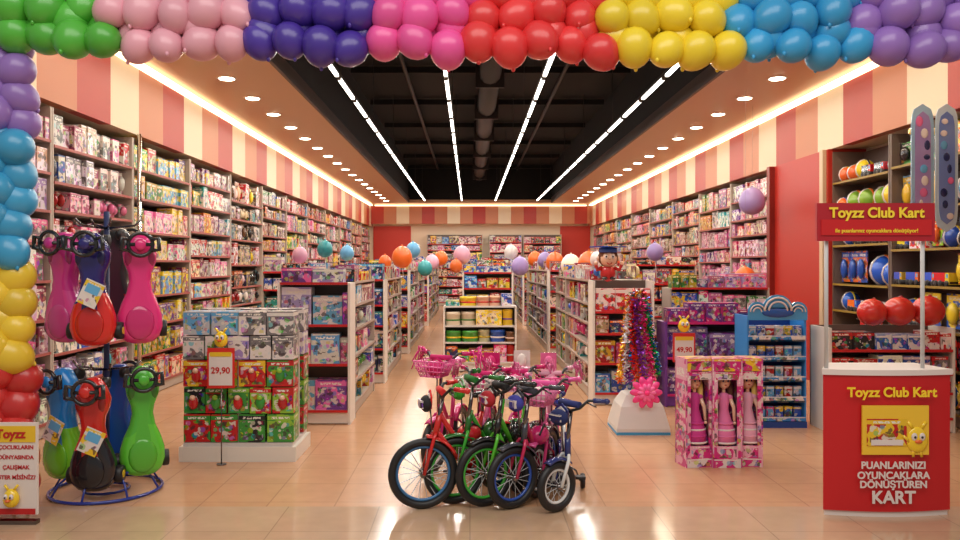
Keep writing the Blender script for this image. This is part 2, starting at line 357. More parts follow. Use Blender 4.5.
bay('gondola_shelf',T(2.2,9.0,0),.98,.95,.45,2,[(PU,HP),(HP,PU),(PK,PU),(PU,LV)],wr=(.15,.25),frame=PU,lip=HP,top=True)
bay('gondola_shelf',T(2.6,10.4,0),1.3,1.3,.45,4,PAL_PINK+PAL_MIX,top=True)
bay('gondola_shelf',T(2.6,13.4,0),1.2,1.6,.45,5,PAL_MIXP,top=True)
bay('gondola_shelf',T(-3.0,11.5,0),.75,1.5,.45,5,PAL_MIXP,top=True)
bay('gondola_shelf',T(3.42,7.6,0),1.2,1.0,.45,4,[(RD,W),(GY,RD),(BK,RD),(W,RD),(BL,W),(RD,BK)],wr=(.14,.26),frame=C(225,215,205),top=False,vr=(.8,1.3))
# ---------------------------------------------------------------- balloons
def balloon(mb,c,r,col,rot=None):
    mb.ell(c,(r,r,r*1.1),'balloon',col,18,12,taper=.08,rot=rot)
    o=Vector((0,0,-r*1.12)); 
    if rot: o=rot@o
    mb.ell(Vector(c)+o,(.014,.014,.018),'balloon',col,6,4)
def tcol(px):
    for lim,c in ((-5,C(200,180,215)),(112,C(85,180,62)),(240,C(228,165,180)),(366,C(72,50,150)),(478,C(226,85,155)),(606,C(222,58,60)),(730,C(232,205,50)),(856,C(55,155,210)),(1100,C(150,112,190))):
        if px<lim: return c
def vary(c):
    v=U(.88,1.08); return (min(c[0]*v,1),min(c[1]*v,1),min(c[2]*v,1),1)
mb=MB(); YA=5.15
for r_,(py,dy,off) in enumerate(((-28,.05,8),(-6,.03,0),(16,-.03,15),(32,.04,2),(47,-.04,16))):
    px=-30+off
    while px<1010:
        sag=-8 if px<112 else (3 if px>600 else 0)
        yy=py+U(-5,5)+sag; c=tcol(px)
        rot=(RX(U(-60,60))@RY(U(-60,60))).to_3x3()
        Yb=YA+dy+U(-.04,.04); balloon(mb,(PX(px,YA),Yb,PZ(yy,YA)),U(.108,.126),vary(c),rot); px+=31+U(-3,3)
def scol(py): 
    for lim,c in ((132,C(150,115,190)),(258,C(62,158,205)),(372,C(230,195,55)),(900,C(200,48,45))):
        if py<lim: return c
for side in (0,1):
    py=35
    while py<515:
        for q in range(2):
            px=(-6+q*17+U(-4,4)) if side==0 else (986+q*16)
            balloon(mb,(PX(px,YA),YA+U(-.05,.05)+q*.04,max(PZ(py+q*9,YA),.16)),U(.112,.13),vary(scol(py)),(RX(U(-60,60))@RY(U(-60,60))).to_3x3())
        py+=26
mb.obj('balloon_arch')
mb=MB()
for px,py,Y,r,c in ((402,257,11,.14,OR),(413,250,12,.11,LB),(425,268,13,.12,TL),(325,249,8.6,.085,TL),(347,253,9.5,.085,LB),(385,262,12.2,.1,OR),(462,255,12.8,.14,LP),(520,266,12.8,.14,LV),(456,266,12.6,.1,OR),(555,262,14.8,.17,OR),(571,265,12.6,.16,C(245,225,205)),(589,263,11.5,.16,OR),(545,260,16,.15,LV),(655,252,9.6,.1,LV),(511,252,13,.11,W),(597,259,10.2,.09,W),(535,259,18,.16,OR),(432,262,17,.15,LP),(441,258,20,.17,OR),(612,262,12.0,.12,OR),(300,255,8.3,.08,LP)):
    x=PX(px,Y); z=PZ(py,Y); balloon(mb,(x,Y,z),r,vary(c),RX(180).to_3x3()); mb.sweep([(x,Y,z-r*.9),(x+.02,Y,1.44)],.004,'paint',WHITE,5)
for px,py,Y,r,c in ((752,201,12.0,.19,LV),(745,279,11,.155,OR)):
    x=PX(px,Y); z=PZ(py,Y); balloon(mb,(x,Y,z),r,c,RX(180).to_3x3()); mb.sweep([(x,Y,z+r*1.15),(x+.01,Y,ZS-.01)],.0015,'paint',GY,5)
mb.obj('party_balloons')
# ---------------------------------------------------------------- twist cars on rack
def car(mb,M,ca,cb,cs=BK):
    mb.M=M
    prof=[(0,.04),(.015,.09),(.05,.128),(.12,.15),(.2,.145),(.28,.12),(.36,.085),(.44,.07),(.5,.078),(.57,.105),(.63,.112),(.69,.09),(.74,.06),(.77,.03)]
    def ring(y,s_,sz):
        return [(w*s_,y,.385+(z-.385)*sz) for z,w in prof]+[(-w*s_,y,.385+(z-.385)*sz) for z,w in reversed(prof)]
    cf=lambda p: cb if p[2]<.36 else ca
    rings=[ring(-.075,.35,.6),ring(-.07,.7,.9),ring(-.05,.92,.975),ring(-.02,1,1),ring(.02,1,1),ring(.045,.9,.97),ring(.05,.6,.9)]
    mb.loft(rings,'gloss',ca,cf=cf)
    mb.ell((0,-.072,.15),(.095,.02,.12),'gloss',tuple(x*.75 for x in cb[:3])+(1,),14,8)
    for sx in (-1,1):
        mb.ell((sx*.07,-.062,.6),(.03,.015,.06),'gloss',tuple(x*.5 for x in ca[:3])+(1,),10,6)
        mb.lathe([(.02,-.025),(.055,-.025),(.06,-.012),(.06,.012),(.055,.025),(.02,.025)],(sx*.155,.05,.1),'paint',BK,16,ax='x')
        mb.lathe([(.026,-.028),(.026,.028)],(sx*.155,.05,.1),'gloss',YE,10,ax='x')
        mb.lathe([(.02,-.02),(.04,-.02),(.04,.02),(.02,.02)],(sx*.06,.07,.72),'paint',BK,14,ax='x')
    mb.sweep([(0,-.05,.66),(0,-.15,.69)],.024,'gloss',ca,10)
    mb.torus((0,-.16,.69),.078,.014,'y','gloss',cs,20,7)
    mb.sweep([(-.078,-.16,.69),(0,-.165,.69),(.078,-.16,.69)],.013,'gloss',cs,7)
    for sx in (-1,1): mb.sweep([(sx*.07,-.16,.72),(sx*.115,-.165,.735),(sx*.12,-.165,.655),(sx*.07,-.16,.65)],.016,'gloss',cs,8)
    mb.ell((0,-.165,.69),(.04,.02,.04),'gloss',ca,10,6)
rack=empty('twist_car_rack'); rx,ry=-2.58,5.68
mb=MB(); bl=C(30,50,140)
mb.M=T(rx,ry,0)
mb.sweep([(0,0,.02),(0,0,1.98)],.02,'paint',C(35,45,90),10); mb.torus((0,0,.015),.37,.012,'z','gloss',bl,40,6); mb.torus((0,0,.16),.24,.009,'z','gloss',bl,32,6); mb.torus((0,0,.015),.15,.01,'z','gloss',bl,24,6)
for k in range(8):
    a=k*math.pi/4; c_,s_=math.cos(a),math.sin(a)
    mb.sweep([(c_*.37,s_*.37,.015),(c_*.32,s_*.32,.1),(c_*.24,s_*.24,.16),(c_*.1,s_*.1,.2),(0,0,.3)],.008,'gloss',bl,6)
for z in (.86,1.86):
    for a in (180,240,270,300,0):
        a=math.radians(a); mb.sweep([(0,0,z),(math.cos(a)*.2,math.sin(a)*.2,z+.02),(math.cos(a)*.24,math.sin(a)*.24,z+.06)],.008,'chrome',GY,6)
mb.obj('stand',rack)
cars=[(-.235,-.1,1.06,-14,C(205,50,140),C(215,70,150)),(.02,-.24,1.05,5,C(42,34,110),C(215,40,35)),(.26,-.06,1.05,24,C(225,50,125),C(225,50,125)),(0,.2,1.1,170,C(60,60,60),RD),
      (-.235,-.13,.12,-16,C(30,130,210),C(120,205,50)),(.03,-.26,.07,6,C(205,40,35),C(28,26,34)),(.27,-.04,.12,26,C(80,180,55),C(95,195,55)),(0,.22,.1,180,BL,BL)]
for i,(dx_,dy_,z,a,ca,cb) in enumerate(cars):
    mb=MB(); car(mb,T(rx+dx_,ry+dy_,z)@RZ(a),ca,cb); 
    if i in (1,4,5): 
        mb.M=mb.M@T(.03,-.13,.36)@RY(25); mb.box((0,0,0),(.13,.004,.17),'pack',W,YE); mb.box((0,-.003,.03),(.09,.002,.06),'paint',LB)
    mb.obj('twist_car_%d'%(i+1),rack)
# ---------------------------------------------------------------- bikes
def wheel(mb,c,r,rimc,tyrec=BK,ns=18,hubc=GY):
    x,y,z=c; tr=.026
    mb.torus(c,r-tr,tr,'y','paint',tyrec,40,10); mb.torus(c,r-2*tr-.006,.011,'y','gloss',rimc,40,6)
    mb.lathe([(.012,-.045),(.026,-.035),(.018,0),(.026,.035),(.012,.045)],c,'chrome',hubc,12,ax='y')
    for k in range(ns):
        a=2*math.pi*k/ns; sd=.025 if k%2 else -.025
        mb.sweep([(x+math.cos(a+.25)*.02,sd,z+math.sin(a+.25)*.02),(x+math.cos(a)*(r-2*tr-.006),0,z+math.sin(a)*(r-2*tr-.006))],.0022,'paint',C(200,200,200),4,cap=False)
def ribbon_fender(mb,c,r,a0,a1,col):
    rings=[]
    for i in range(15):
        a=math.radians(a0+(a1-a0)*i/14); ca,sa=math.cos(a),math.sin(a); rg=[]
        for (yy,rr) in ((-.034,r+.008),(-.024,r+.02),(0,r+.026),(.024,r+.02),(.034,r+.008),(.03,r+.006),(0,r+.02),(-.03,r+.006)):
            rg.append((c[0]+ca*rr,yy,c[2]+sa*rr))
        rings.append(rg)
    mb.loft(rings,'gloss',col)
def bike(px,Y,r,a,aw,frame,rim,acc,seatc,basket=None,hb=.74,tyre=BK,train=True,streamer=None,bag=None,fa=(60,150),doll=None,helmet=None):
    wb=r*2+.24; d=Vector((-math.sin(math.radians(a)),-math.cos(math.radians(a)),0))
    ang=math.degrees(math.atan2(d.y,d.x)); X=PX(px,Y)
    o=Vector((X,Y,0))-d*(wb/2)
    B=T(o.x,o.y,0)@RZ(ang); mb=MB(); mb.M=B
    rxw=(-wb/2,0,r); wheel(mb,rxw,r,rim,tyre); ribbon_fender(mb,rxw,r,30,170,acc)
    hx=wb/2-.10; bb=(-.06,0,r*.85); sz=hb-.12; st=(-.17,0,sz-.1); hd0=(hx+.02,0,r*2+.05); hd1=(hx-.015,0,r*2+.15)
    t=.019
    mb.sweep([bb,((bb[0]+hd0[0])/2,0,(bb[2]+hd0[2])/2-.03),hd0],t,'gloss',frame,10)
    mb.sweep([(-.13,0,r+.14),((-.13+hx)/2,0,r+.17),hd1],t*.9,'gloss',frame,10)
    mb.sweep([bb,st],t*.9,'gloss',frame,10); mb.sweep([st,(st[0]-.015,0,st[2]+.1)],.011,'chrome',GY,8)
    mb.sweep([(hd0[0]+.005,0,hd0[2]-.03),(hd1[0]-.005,0,hd1[2]+.02)],.021,'gloss',acc,12)
    for sy in (-.045,.045):
        mb.sweep([bb,(rxw[0],sy,r)],.009,'gloss',frame,8); mb.sweep([(-.14,0,r+.16),(rxw[0]+.03,sy,r+.05),(rxw[0],sy,r)],.009,'gloss',frame,8)
    sx=st[0]-.02; zz=st[2]+.12
    rg=[]
    for q,(xx,ww,hh) in enumerate(((-.11,.03,.01),(-.10,.07,.028),(-.06,.08,.035),(0,.05,.03),(.06,.025,.024),(.1,.018,.018),(.115,.006,.006))):
        rg.append([(sx+xx,math.cos(k*math.pi/5)*ww,zz+math.sin(k*math.pi/5)*hh) for k in range(10)])
    mb.loft(rg,'gloss',seatc)
    if doll:
        mb.box((sx-.17,0,zz+.02),(.1,.13,.03),'gloss',acc); mb.box((sx-.22,0,zz+.09),(.02,.14,.16),'gloss',doll)
        mb.ell((sx-.17,0,zz+.09),(.035,.04,.06),'matte',doll,8,6)
    og=[]
    for k in range(7): 
        aa=math.radians(90+180*k/6*1); og.append((rxw[0]+math.cos(aa)*.035,r+math.sin(aa)*.035))
    for k in range(7):
        aa=math.radians(-90+180*k/6); og.append((bb[0]+math.cos(aa)*.06,bb[2]+math.sin(aa)*.06))
    mb.poly(og,-.062,-.052,'gloss',acc)
    mb.torus((bb[0],.05,bb[2]),.05,.006,'y','chrome',GY,16,5)
    for sy,dxx in ((-.075,.09),(.075,-.09)):
        mb.sweep([(bb[0],0,bb[2]),(bb[0],sy,bb[2]),(bb[0]+dxx,sy,bb[2]-.02)],.008,'chrome',GY,6); mb.box((bb[0]+dxx,sy*1.55,bb[2]-.02),(.06,.07,.018),'paint',BK)
    if train:
        for sy in (-1,1):
            mb.sweep([(rxw[0],sy*.05,r),(rxw[0],sy*.1,r*.8),(rxw[0]-.02,sy*.13,.055)],.007,'chrome',GY,6)
            mb.lathe([(.02,-.014),(.05,-.014),(.055,0),(.05,.014),(.02,.014)],(rxw[0]-.02,sy*.15,.055),'paint',BK,16,ax='y')
    mb.M=B@T(hx,0,0)@RZ(-(aw-a))
    fc=(.10,0,r); wheel(mb,fc,r,rim,tyre); ribbon_fender(mb,fc,r,fa[0],fa[1],acc)
    for sy in (-1,1): mb.sweep([(.10,sy*.045,r),(.035,sy*.045,r*2+.0),(.02,sy*.03,r*2+.03),(.015,0,r*2+.04)],.012,'gloss',frame,8)
    mb.sweep([(.015,0,r*2+.04),(-.03,0,hb-.08)],.014,'chrome',GY,8)
    hw=.17; z1=hb-.08
    mb.sweep([(-.11,-hw,hb),(-.06,-hw*.75,hb),(-.02,-.09,z1+.03),(-.03,0,z1),(-.02,.09,z1+.03),(-.06,hw*.75,hb),(-.11,hw,hb)],.01,'paint',C(40,40,42),8)
    mb.sweep([(-.02,-.09,z1+.05),(-.02,.09,z1+.05)],.022,'matte',acc,10)
    for sy in (-1,1):
        mb.sweep([(-.085,sy*hw*.86,hb),(-.15,sy*(hw+.03),hb-.005)],.017,'gloss',acc,10); mb.ell((-.155,sy*(hw+.032),hb-.005),.021,'gloss',acc,8,6)
        mb.sweep([(-.05,sy*hw*.7,hb-.01),(-.07,sy*(hw+.02),hb-.035)],.006,'chrome',GY,5)
        if streamer:
            for k in range(12): mb.sweep([(-.16,sy*(hw+.04),hb),(-.17+U(-.03,.03),sy*(hw+.08+U(-.03,.04)),hb+U(-.02,.06)),(-.17+U(-.06,.06),sy*(hw+.1+U(-.03,.05)),hb-.1+U(-.06,.06))],.005,'gloss',streamer,4)
    mb.sweep([(.04,0,r*2+.05),(.06,0,z1)],.006,'chrome',GY,5)
    Mk=mb.M; mb.M=Mk@T(.04,0,z1-.06)@RZ(90); mb.poly([(-.045,.0),(.045,.0),(.06,.08),(0,.12),(-.06,.08)],-.02,-.008,'gloss',acc); mb.poly([(-.03,.02),(.03,.02),(.04,.075),(0,.1),(-.04,.075)],-.026,-.02,'pack',W,)
    mb.M=Mk
    if basket:
        bx=.10; z0=z1-.08
        for q in range(4): 
            e=.07+.012*q; mb.sweep([(bx-e,-e*1.2,z0+q*.04),(bx+e,-e*1.2,z0+q*.04),(bx+e,e*1.2,z0+q*.04),(bx-e,e*1.2,z0+q*.04)],.006,'gloss',basket,5,closed=True)
        for k in range(-3,4):
            for sgn in (-1,1):
                mb.sweep([(bx+sgn*.07,k*.028,z0),(bx+sgn*.106,k*.042,z0+.12)],.005,'gloss',basket,4); mb.sweep([(bx+k*.023,sgn*.084,z0),(bx+k*.035,sgn*.127,z0+.12)],.005,'gloss',basket,4)
        mb.box((bx,0,z0),(.13,.16,.008),'gloss',basket)
        mb.ell((bx,0,z0+.06),(.055,.065,.06),'matte',random.choice([HP,W,PK]),8,6)
    if bag:
        mb.ell((.08,0,z1-.03),(.04,.08,.055),'matte',bag,12,8); mb.box((.1,0,z1-.03),(.05,.1,.05),'pack',bag,W)
    if helmet:
        mb.M=B; mb.ell((-.02,.02,r+.22),(.1,.075,.07),'gloss',helmet,12,8)
        for k in (-1,0,1): mb.sweep([(-.11,.02+k*.035,r+.24),(-.02,.02+k*.04,r+.295),(.07,.02+k*.035,r+.24)],.008,'paint',BK,5)
    mb.obj('kids_bicycle')
bike(427,5.2,.232,44,78,C(205,30,30),C(55,110,160),C(205,35,35),BK,hb=.80,bag=BK,fa=(95,150),helmet=C(190,30,40))
bike(460,5.32,.225,36,68,C(60,170,50),C(60,175,60),C(35,110,40),BK,hb=.86,bag=C(50,150,40),helmet=C(40,110,40))
bike(491,5.27,.218,30,62,C(90,190,50),C(70,180,60),BK,C(60,160,50),hb=.82,bag=C(170,30,40),helmet=BK)
bike(520,5.22,.205,22,56,C(190,30,80),C(40,80,170),C(60,60,70),HP,hb=.80,bag=C(60,60,150),helmet=HP)
bike(543,5.5,.19,6,30,C(225,60,130),C(235,235,235),C(230,90,160),W,hb=.80,basket=C(240,130,180))
bike(569,5.15,.165,2,52,C(225,225,225),C(235,235,235),C(40,50,110),C(40,70,160),hb=.72,bag=NV,fa=(60,130))
bike(436,6.2,.2,16,24,HP,W,HP,PK,hb=.9,streamer=C(240,60,150),basket=C(235,90,160))
bike(478,6.15,.2,10,20,PK,W,HP,W,hb=.78,streamer=PK,basket=W,doll=HP)
bike(515,6.2,.2,8,10,C(235,90,160),W,HP,W,hb=.79,streamer=PK,basket=LP,doll=W)
bike(551,6.3,.19,4,-5,C(235,90,160),W,LP,W,hb=.76,streamer=PK,basket=HP,doll=PK)
# ---------------------------------------------------------------- mascot head & price sign
def mascot(mb,s_=1,col=C(245,205,40)):
    mb.ell((0,0,.075*s_),(.055*s_,.04*s_,.065*s_),'gloss',col,14,9,taper=-.1)
    for sx in (-1,1):
        mb.ell((sx*.02*s_,-.036*s_,.092*s_),(.016*s_,.012*s_,.02*s_),'gloss',W,8,6); mb.ell((sx*.018*s_,-.047*s_,.09*s_),.007*s_,'gloss',BK,6,5)
        mb.sweep([(sx*.02*s_,0,.13*s_),(sx*.045*s_,0,.165*s_)],.009*s_,'gloss',col,6)
    mb.ell((0,-.045*s_,.068*s_),(.02*s_,.02*s_,.01*s_),'gloss',OR,8,5)
def pricesign(px,py0,py1,Y,zb,wpx,t):
    e=empty('price_sign'); X=PX(px,Y); z0,z1=PZ(py1,Y),PZ(py0,Y); w=wpx*Y/F
    mb=MB(); mb.box((X,Y,(z0+z1)/2),(w,.015,z1-z0),'paint',C(215,40,35)); mb.box((X,Y-.009,(z0+z1)/2-.01),(w*.86,.004,(z1-z0)*.8),'paint',W)
    mb.box((X,Y-.012,z1-.05),(w*.8,.004,.035),'paint',YE)
    mb.sweep([(X,Y+.012,zb),(X,Y+.012,z0+.05)],.005,'chrome',GY,6); mb.lathe([(.04,zb),(.04,zb+.008)],(X,Y+.012,0),'chrome',GY,12)
    mb.M=T(X,Y,z1-.005); mascot(mb,1.0); mb.obj('board',e)
    text(t,w*.32,(X,Y-.014,(z0+z1)/2-.02),C(200,30,30),e,'price')
Y=6.5; x0=PX(180,Y); 
dis=empty('promo_display'); mb=MB(); wd_=.93
mb.box((x0+wd_/2,Y+.3,.06),(wd_+.02,.6,.12),'paint',C(225,215,202)); mb.box((x0+wd_/2,Y+.3,.135),(wd_-.04,.56,.03),'paint',C(205,195,188))
mb.box((x0+wd_/2,Y+.3,.66),(.03,.5,1.05),'paint',C(205,195,188)); mb.box((x0+wd_/2,Y+.3,.6),(wd_-.05,.03,.9),'paint',C(205,195,188))
for lvl,(zz,hh,pal) in enumerate(((.15,.235,PAL_GREEN+[(RD,W)]),(.385,.22,PAL_GREEN),(.605,.22,[(GR,RD),(LG,OR),(GR,RD),(RD,YE)]),(.825,.2,[(LV,W),(W,GY),(GR,W),(LB,W)]),(1.025,.2,[(W,GY),(GY,W),(C(190,190,195),LB)]))):
    for fy in (Y+.0,Y+.4):
        x=x0+.01; k=0
        nb=[4,5,4,5,4][lvl]; bw=(wd_-.02)/nb
        for k in range(nb):
            p=random.choice(pal); mb.box((x+bw/2,fy+.13+U(-.01,.01),zz+hh/2),(bw-.012,.2,hh-.01),'pack',p[0],p[1],U(-.04,.04)); 
            if lvl in(1,2): mb.ell((x+bw/2,fy+.02,zz+hh*.42),(.04,.025,.055),'gloss',jit(GR,1) if k%2 else jit(RD,1),10,7); mb.ell((x+bw/2,fy+.0,zz+hh*.62),(.025,.02,.022),'gloss',jit(LG,1) if k%2 else SK,8,6)
            x+=bw
mb.obj('stacked_toys',dis)
pricesign(221,348,388,6.4,0,27,'29,90')
# ---------------------------------------------------------------- tinsel stand
tin=empty('tinsel_garland_stand'); Y=7.75; X=PX(638,Y); mb=MB(); mb.M=T(X,Y,0)
def sq(h,z): return [(-h,-h,z),(h,-h,z),(h,h,z),(-h,h,z)]
mb.loft([sq(.25,0),sq(.25,.06),sq(.20,.26),sq(.14,.36),sq(.12,.37)],'paint',C(215,210,205),smooth=False)
mb.loft([sq(.252,.005),sq(.252,.03)],'paint',C(60,150,200),smooth=False)
mb.sweep([(0,0,.3),(0,0,1.36)],.02,'chrome',GY,8)
mb.obj('stand',tin); mb=MB(); mb.M=T(X,Y,0)
tc=[C(220,40,40),C(30,160,70),C(240,190,50),C(150,60,180),C(50,120,220),C(230,230,235),C(235,50,140),C(240,120,40)]
for g in range(26):
    a=g*2*math.pi/13+(.2 if g>12 else 0); r0=.19 if g<13 else .1; c=tc[(g*3)%8]; ztop=1.34-(.06 if g<13 else 0); zbot=U(.4,.62)
    n=int((ztop-zbot)/.03)
    for k in range(n):
        z=ztop-k*.03; rr=r0*(.4+.6*k/n); cx,cy=math.cos(a+k*.02)*rr,math.sin(a+k*.02)*rr
        for q in range(9):
            d=Vector((U(-1,1),U(-1,1),U(-.8,.5))).normalized()*U(.035,.055); sd=Vector((U(-1,1),U(-1,1),U(-1,1))).normalized()*.007
            p=Vector((cx,cy,z)); i0=[mb.P(p-sd),mb.P(p+sd),mb.P(p+d+sd),mb.P(p+d-sd)]; mb.face(i0,'foil',c)
mb.obj('tinsel_garlands',tin)
mb=MB(); mb.M=T(X+.02,Y-.27,PZ(388,Y))
for k in range(10):
    a=k*math.pi/5; c_,s_=math.cos(a),math.sin(a); rot=RY(-math.degrees(a)).to_3x3()
    mb.ell((c_*.085,0,s_*.085),(.07,.02,.035),'gloss',C(250,70,150),10,7,rot=rot)
    mb.ell((c_*.05,-.03,s_*.05),(.04,.02,.022),'gloss',C(255,110,175),10,7,rot=rot)
mb.ell((0,-.05,0),.025,'gloss',C(255,60,140),8,6); mb.sweep([(0,.0,0),(0,.2,-.02)],.008,'paint',PK,5)
mb.obj('ribbon_bow',tin)
# ---------------------------------------------------------------- boxed dolls
def dollbox(x,y,rz,w=.235,h=.86,d=.2,hair=C(235,200,110),dress=HP):
    mb=MB(); mb.M=T(x,y,0)@RZ(rz); P_=C(205,45,125)
    mb.box((0,d/2-.01,h/2),(w,.012,h),'pack',C(150,50,110),C(205,70,140)); 
    for sx in (-1,1): mb.box((sx*(w/2-.006),0,h/2),(.012,d,h),'pack',C(205,75,140),LP)
    mb.box((0,0,.035),(w-.02,d,.07),'pack',P_,W); mb.box((0,0,h-.05),(w-.02,d,.1),'pack',P_,YE)
    for sx in (-1,1): mb.box((sx*(w/2-.026),-d/2+.006,h/2),(.03,.01,h-.15),'pack',P_,LP)
    mb.box((0,-d/2+.004,h*.9-.05),(w-.05,.008,.06),'pack',W,HP)
    z=.08
    for sx in (-1,1):
        mb.sweep([(sx*.025,0,z),(sx*.025,0,z+.25)],[.016,.024],'gloss',SK,8); mb.ell((sx*.025,-.015,z+.012),(.02,.035,.014),'gloss',W,8,5)
        mb.sweep([(sx*.045,0,z+.47),(sx*.075,-.02,z+.38),(sx*.07,-.05,z+.28)],[.018,.016,.011],'gloss',SK,8); mb.ell((sx*.07,-.055,z+.265),.014,'gloss',SK,8,5)
        mb.ell((sx*.05,0,z+.46),(.026,.024,.028),'matte',dress,8,6)
    mb.lathe([(.1,z+.1),(.09,z+.2),(.055,z+.3),(.036,z+.37),(.045,z+.44),(.035,z+.49),(.015,z+.5)],(0,0,0),'matte',dress,16)
    for q in range(4): mb.torus((0,0,z+.11+q*.05),.098-.008*q,.009,'z','matte',W if q%2==0 else dress,20,6)
    mb.sweep([(0,0,z+.49),(0,0,z+.54)],.015,'gloss',SK,8)
    mb.ell((0,.012,z+.6),(.066,.05,.08),'matte',hair,14,9); mb.ell((0,-.012,z+.59),(.05,.045,.062),'gloss',SK,14,9)
    for sx in (-1,1):
        mb.ell((sx*.055,.01,z+.5),(.024,.025,.1),'matte',hair,10,7); mb.ell((sx*.019,-.054,z+.597),(.008,.005,.009),'gloss',NV,6,5)
    mb.ell((0,-.056,z+.592),(.005,.008,.006),'gloss',SK,6,4); mb.ell((0,-.052,z+.565),(.012,.005,.005),'gloss',RD,6,4)
    # printed packaging panel lower front and accessories
    mb.box((0,-d/2+.004,.12),(w-.07,.008,.1),'pack',P_,LP)
    mb.ell((-.07,-.05,z+.62),(.02,.015,.03),'gloss',W,8,5); mb.ell((.07,-.05,z+.12),(.02,.015,.04),'gloss',PU,8,5)
    mb.obj('boxed_doll')
dollbox(PX(695,6.4),6.42,10,dress=C(200,60,140)); dollbox(PX(724,6.4),6.41,0,hair=C(90,50,35),dress=C(225,120,170)); dollbox(PX(748,6.4)+.01,6.44,-6,w=.19,hair=C(235,200,110),dress=LP)
dollbox(PX(708,6.75),6.76,0,h=.8,dress=PU)
pricesign(684,333,362,7.4,0.0,22,'49,90')
# ---------------------------------------------------------------- blue cardboard display
mb=MB(); Y=7.85; x0=PX(748,Y); w=.58; B1=C(50,130,200); B2=C(25,65,140)
mb.M=T(x0,Y,0)
mb.box((w/2,.2,.03),(w,.4,.06),'paint',B2)
for sx in (.008,w-.008): mb.poly([(sx-.008,.0),(sx+.008,0),(sx+.008,1.1),(sx-.008,1.1)],0.02,.4,'paint',B1)
mb.box((w/2,.39,.55),(w,.012,1.1),'paint',B2)
for k in range(5):
    z=.06+k*.2; mb.box((w/2,.2,z),(w-.03,.38,.012),'paint',B1); mb.box((w/2,.015,z+.02),(w-.02,.01,.055),'pack',B1,W)
    for j in range(6):
        p=random.choice([(LB,W),(BL,YE),(LB,HP),(W,BL),(RD,W)]); mb.box((.065+j*.09,.1,z+.075),(.075,.06,.13),'pack',p[0],p[1])
og=[(0,1.06),(w,1.06),(w,1.15)]
for cx,r_,z_ in ((w-.09,.09,1.15),(w/2,.15,1.16),(.09,.09,1.15)):
    for k in range(9): a=math.radians(0+180*k/8); og.append((cx+math.cos(a)*r_,z_+math.sin(a)*r_))
og.append((0,1.15)); mb.poly(og,-.01,.01,'gloss',C(70,150,205))
for rr in (.13,.09): mb.torus((w/2,-.015,1.15),rr,.01,'y','gloss',W,16,6,0,180)
mb.ell((w/2,-.015,1.13),(.16,.012,.045),'gloss',C(30,80,160),14,6)
for sx in (.09,w-.09):
    for rr in (.07,.04): mb.torus((sx,-.012,1.14),rr,.007,'y','gloss',W,14,5,0,180)
mb.obj('cardboard_display_stand')
# ---------------------------------------------------------------- promo counter
k_=empty('promo_counter'); Y=5.12; x0,x1=PX(823,Y),PX(950,Y); cx=(x0+x1)/2; RR=C(198,26,32)
mb=MB()
def arc(z,in_=0,bul=.05,dp=.32):
    pts=[]
    for i in range(17):
        t=i/16; pts.append((x0+in_+(x1-x0-2*in_)*t,Y+in_-bul*math.sin(math.pi*t),z))
    pts+= [(x1-in_-.06,Y+dp-in_,z),(x0+in_+.18,Y+dp-in_,z)]
    return pts
mb.loft([arc(.0,.01),arc(.035,.01)],'paint',W,smooth=False); mb.loft([arc(.035),arc(.9)],'paint',RR,smooth=False); mb.loft([arc(.9,-.012),arc(.935,-.012)],'paint',W,smooth=False)
hx0,hx1=PX(817,Y),PX(935,Y)
for px in (829,926): mb.sweep([(PX(px,Y),Y+.04,.93),(PX(px,Y),Y+.04,PZ(205,Y))],.013,'paint',C(205,205,205),10)
mb.obj('body',k_)
mb=MB(); z0,z1=PZ(241,Y),PZ(203,Y); mb.box(((hx0+hx1)/2,Y+.015,(z0+z1)/2),(hx1-hx0,.03,z1-z0),'paint',C(175,28,42)); mb.box(((hx0+hx1)/2,Y-.004,(z0+z1)/2-.035),(hx1-hx0-.05,.008,.1),'paint',C(200,28,32)); mb.obj('header_panel',k_,)
hc=(hx0+hx1)/2
text('Toyzz Club Kart',.09,(hc,Y-.01,z1-.065),C(250,220,60),k_,'header_text',bold=.03)
text('ile puanlarınız oyuncaklara dönüşüyor!',.034,(hc,Y-.01,z0+.065),C(250,220,60),k_,'header_text_small')
fy=Y-.062
text('Toyzz Club Kart',.084,(cx,fy-.005,PZ(391,Y)),C(250,215,50),k_,'front_text',bold=.03)
mb=MB(); Yp=fy+.0
mb.box((PX(890,Y),Yp,PZ(428,Y)),(.42,.012,.31),'paint',C(240,195,55)); mb.box((PX(881,Y),Yp-.009,PZ(430,Y)),(.25,.004,.17),'pack',RD,YE); mb.box((PX(881,Y),Yp-.012,PZ(440,Y)),(.2,.003,.035),'paint',W)
mb.M=T(PX(911,Y),Yp-.008,PZ(452,Y))@Matrix.Diagonal((1,.35,1,1)); mascot(mb,1.25)
mb.sweep([(-.02,0,.03),(-.025,0,-.015)],.01,'gloss',C(240,195,40),6); mb.sweep([(.02,0,.03),(.03,0,-.015)],.01,'gloss',C(240,195,40),6); mb.sweep([(-.05,-.02,.08),(-.09,-.02,.12)],.01,'gloss',C(240,195,40),6)
mb.obj('front_graphic',k_)
for i,(s_,sz,py) in enumerate((('PUANLARINIZI',.062,463),('OYUNCAKLARA',.062,473),('DÖNÜŞTÜREN',.062,482),('KART',.11,495))): text(s_,sz,(cx+(.01),fy-.004,PZ(py,Y)),W,k_,'front_line_%d'%i,bold=.03)
k_=empty('promo_board'); Y=4.95; mb=MB(); xa,xb=PX(-25,Y),PX(38,Y); z0,z1=PZ(519,Y),PZ(424,Y); xc=(xa+xb)/2
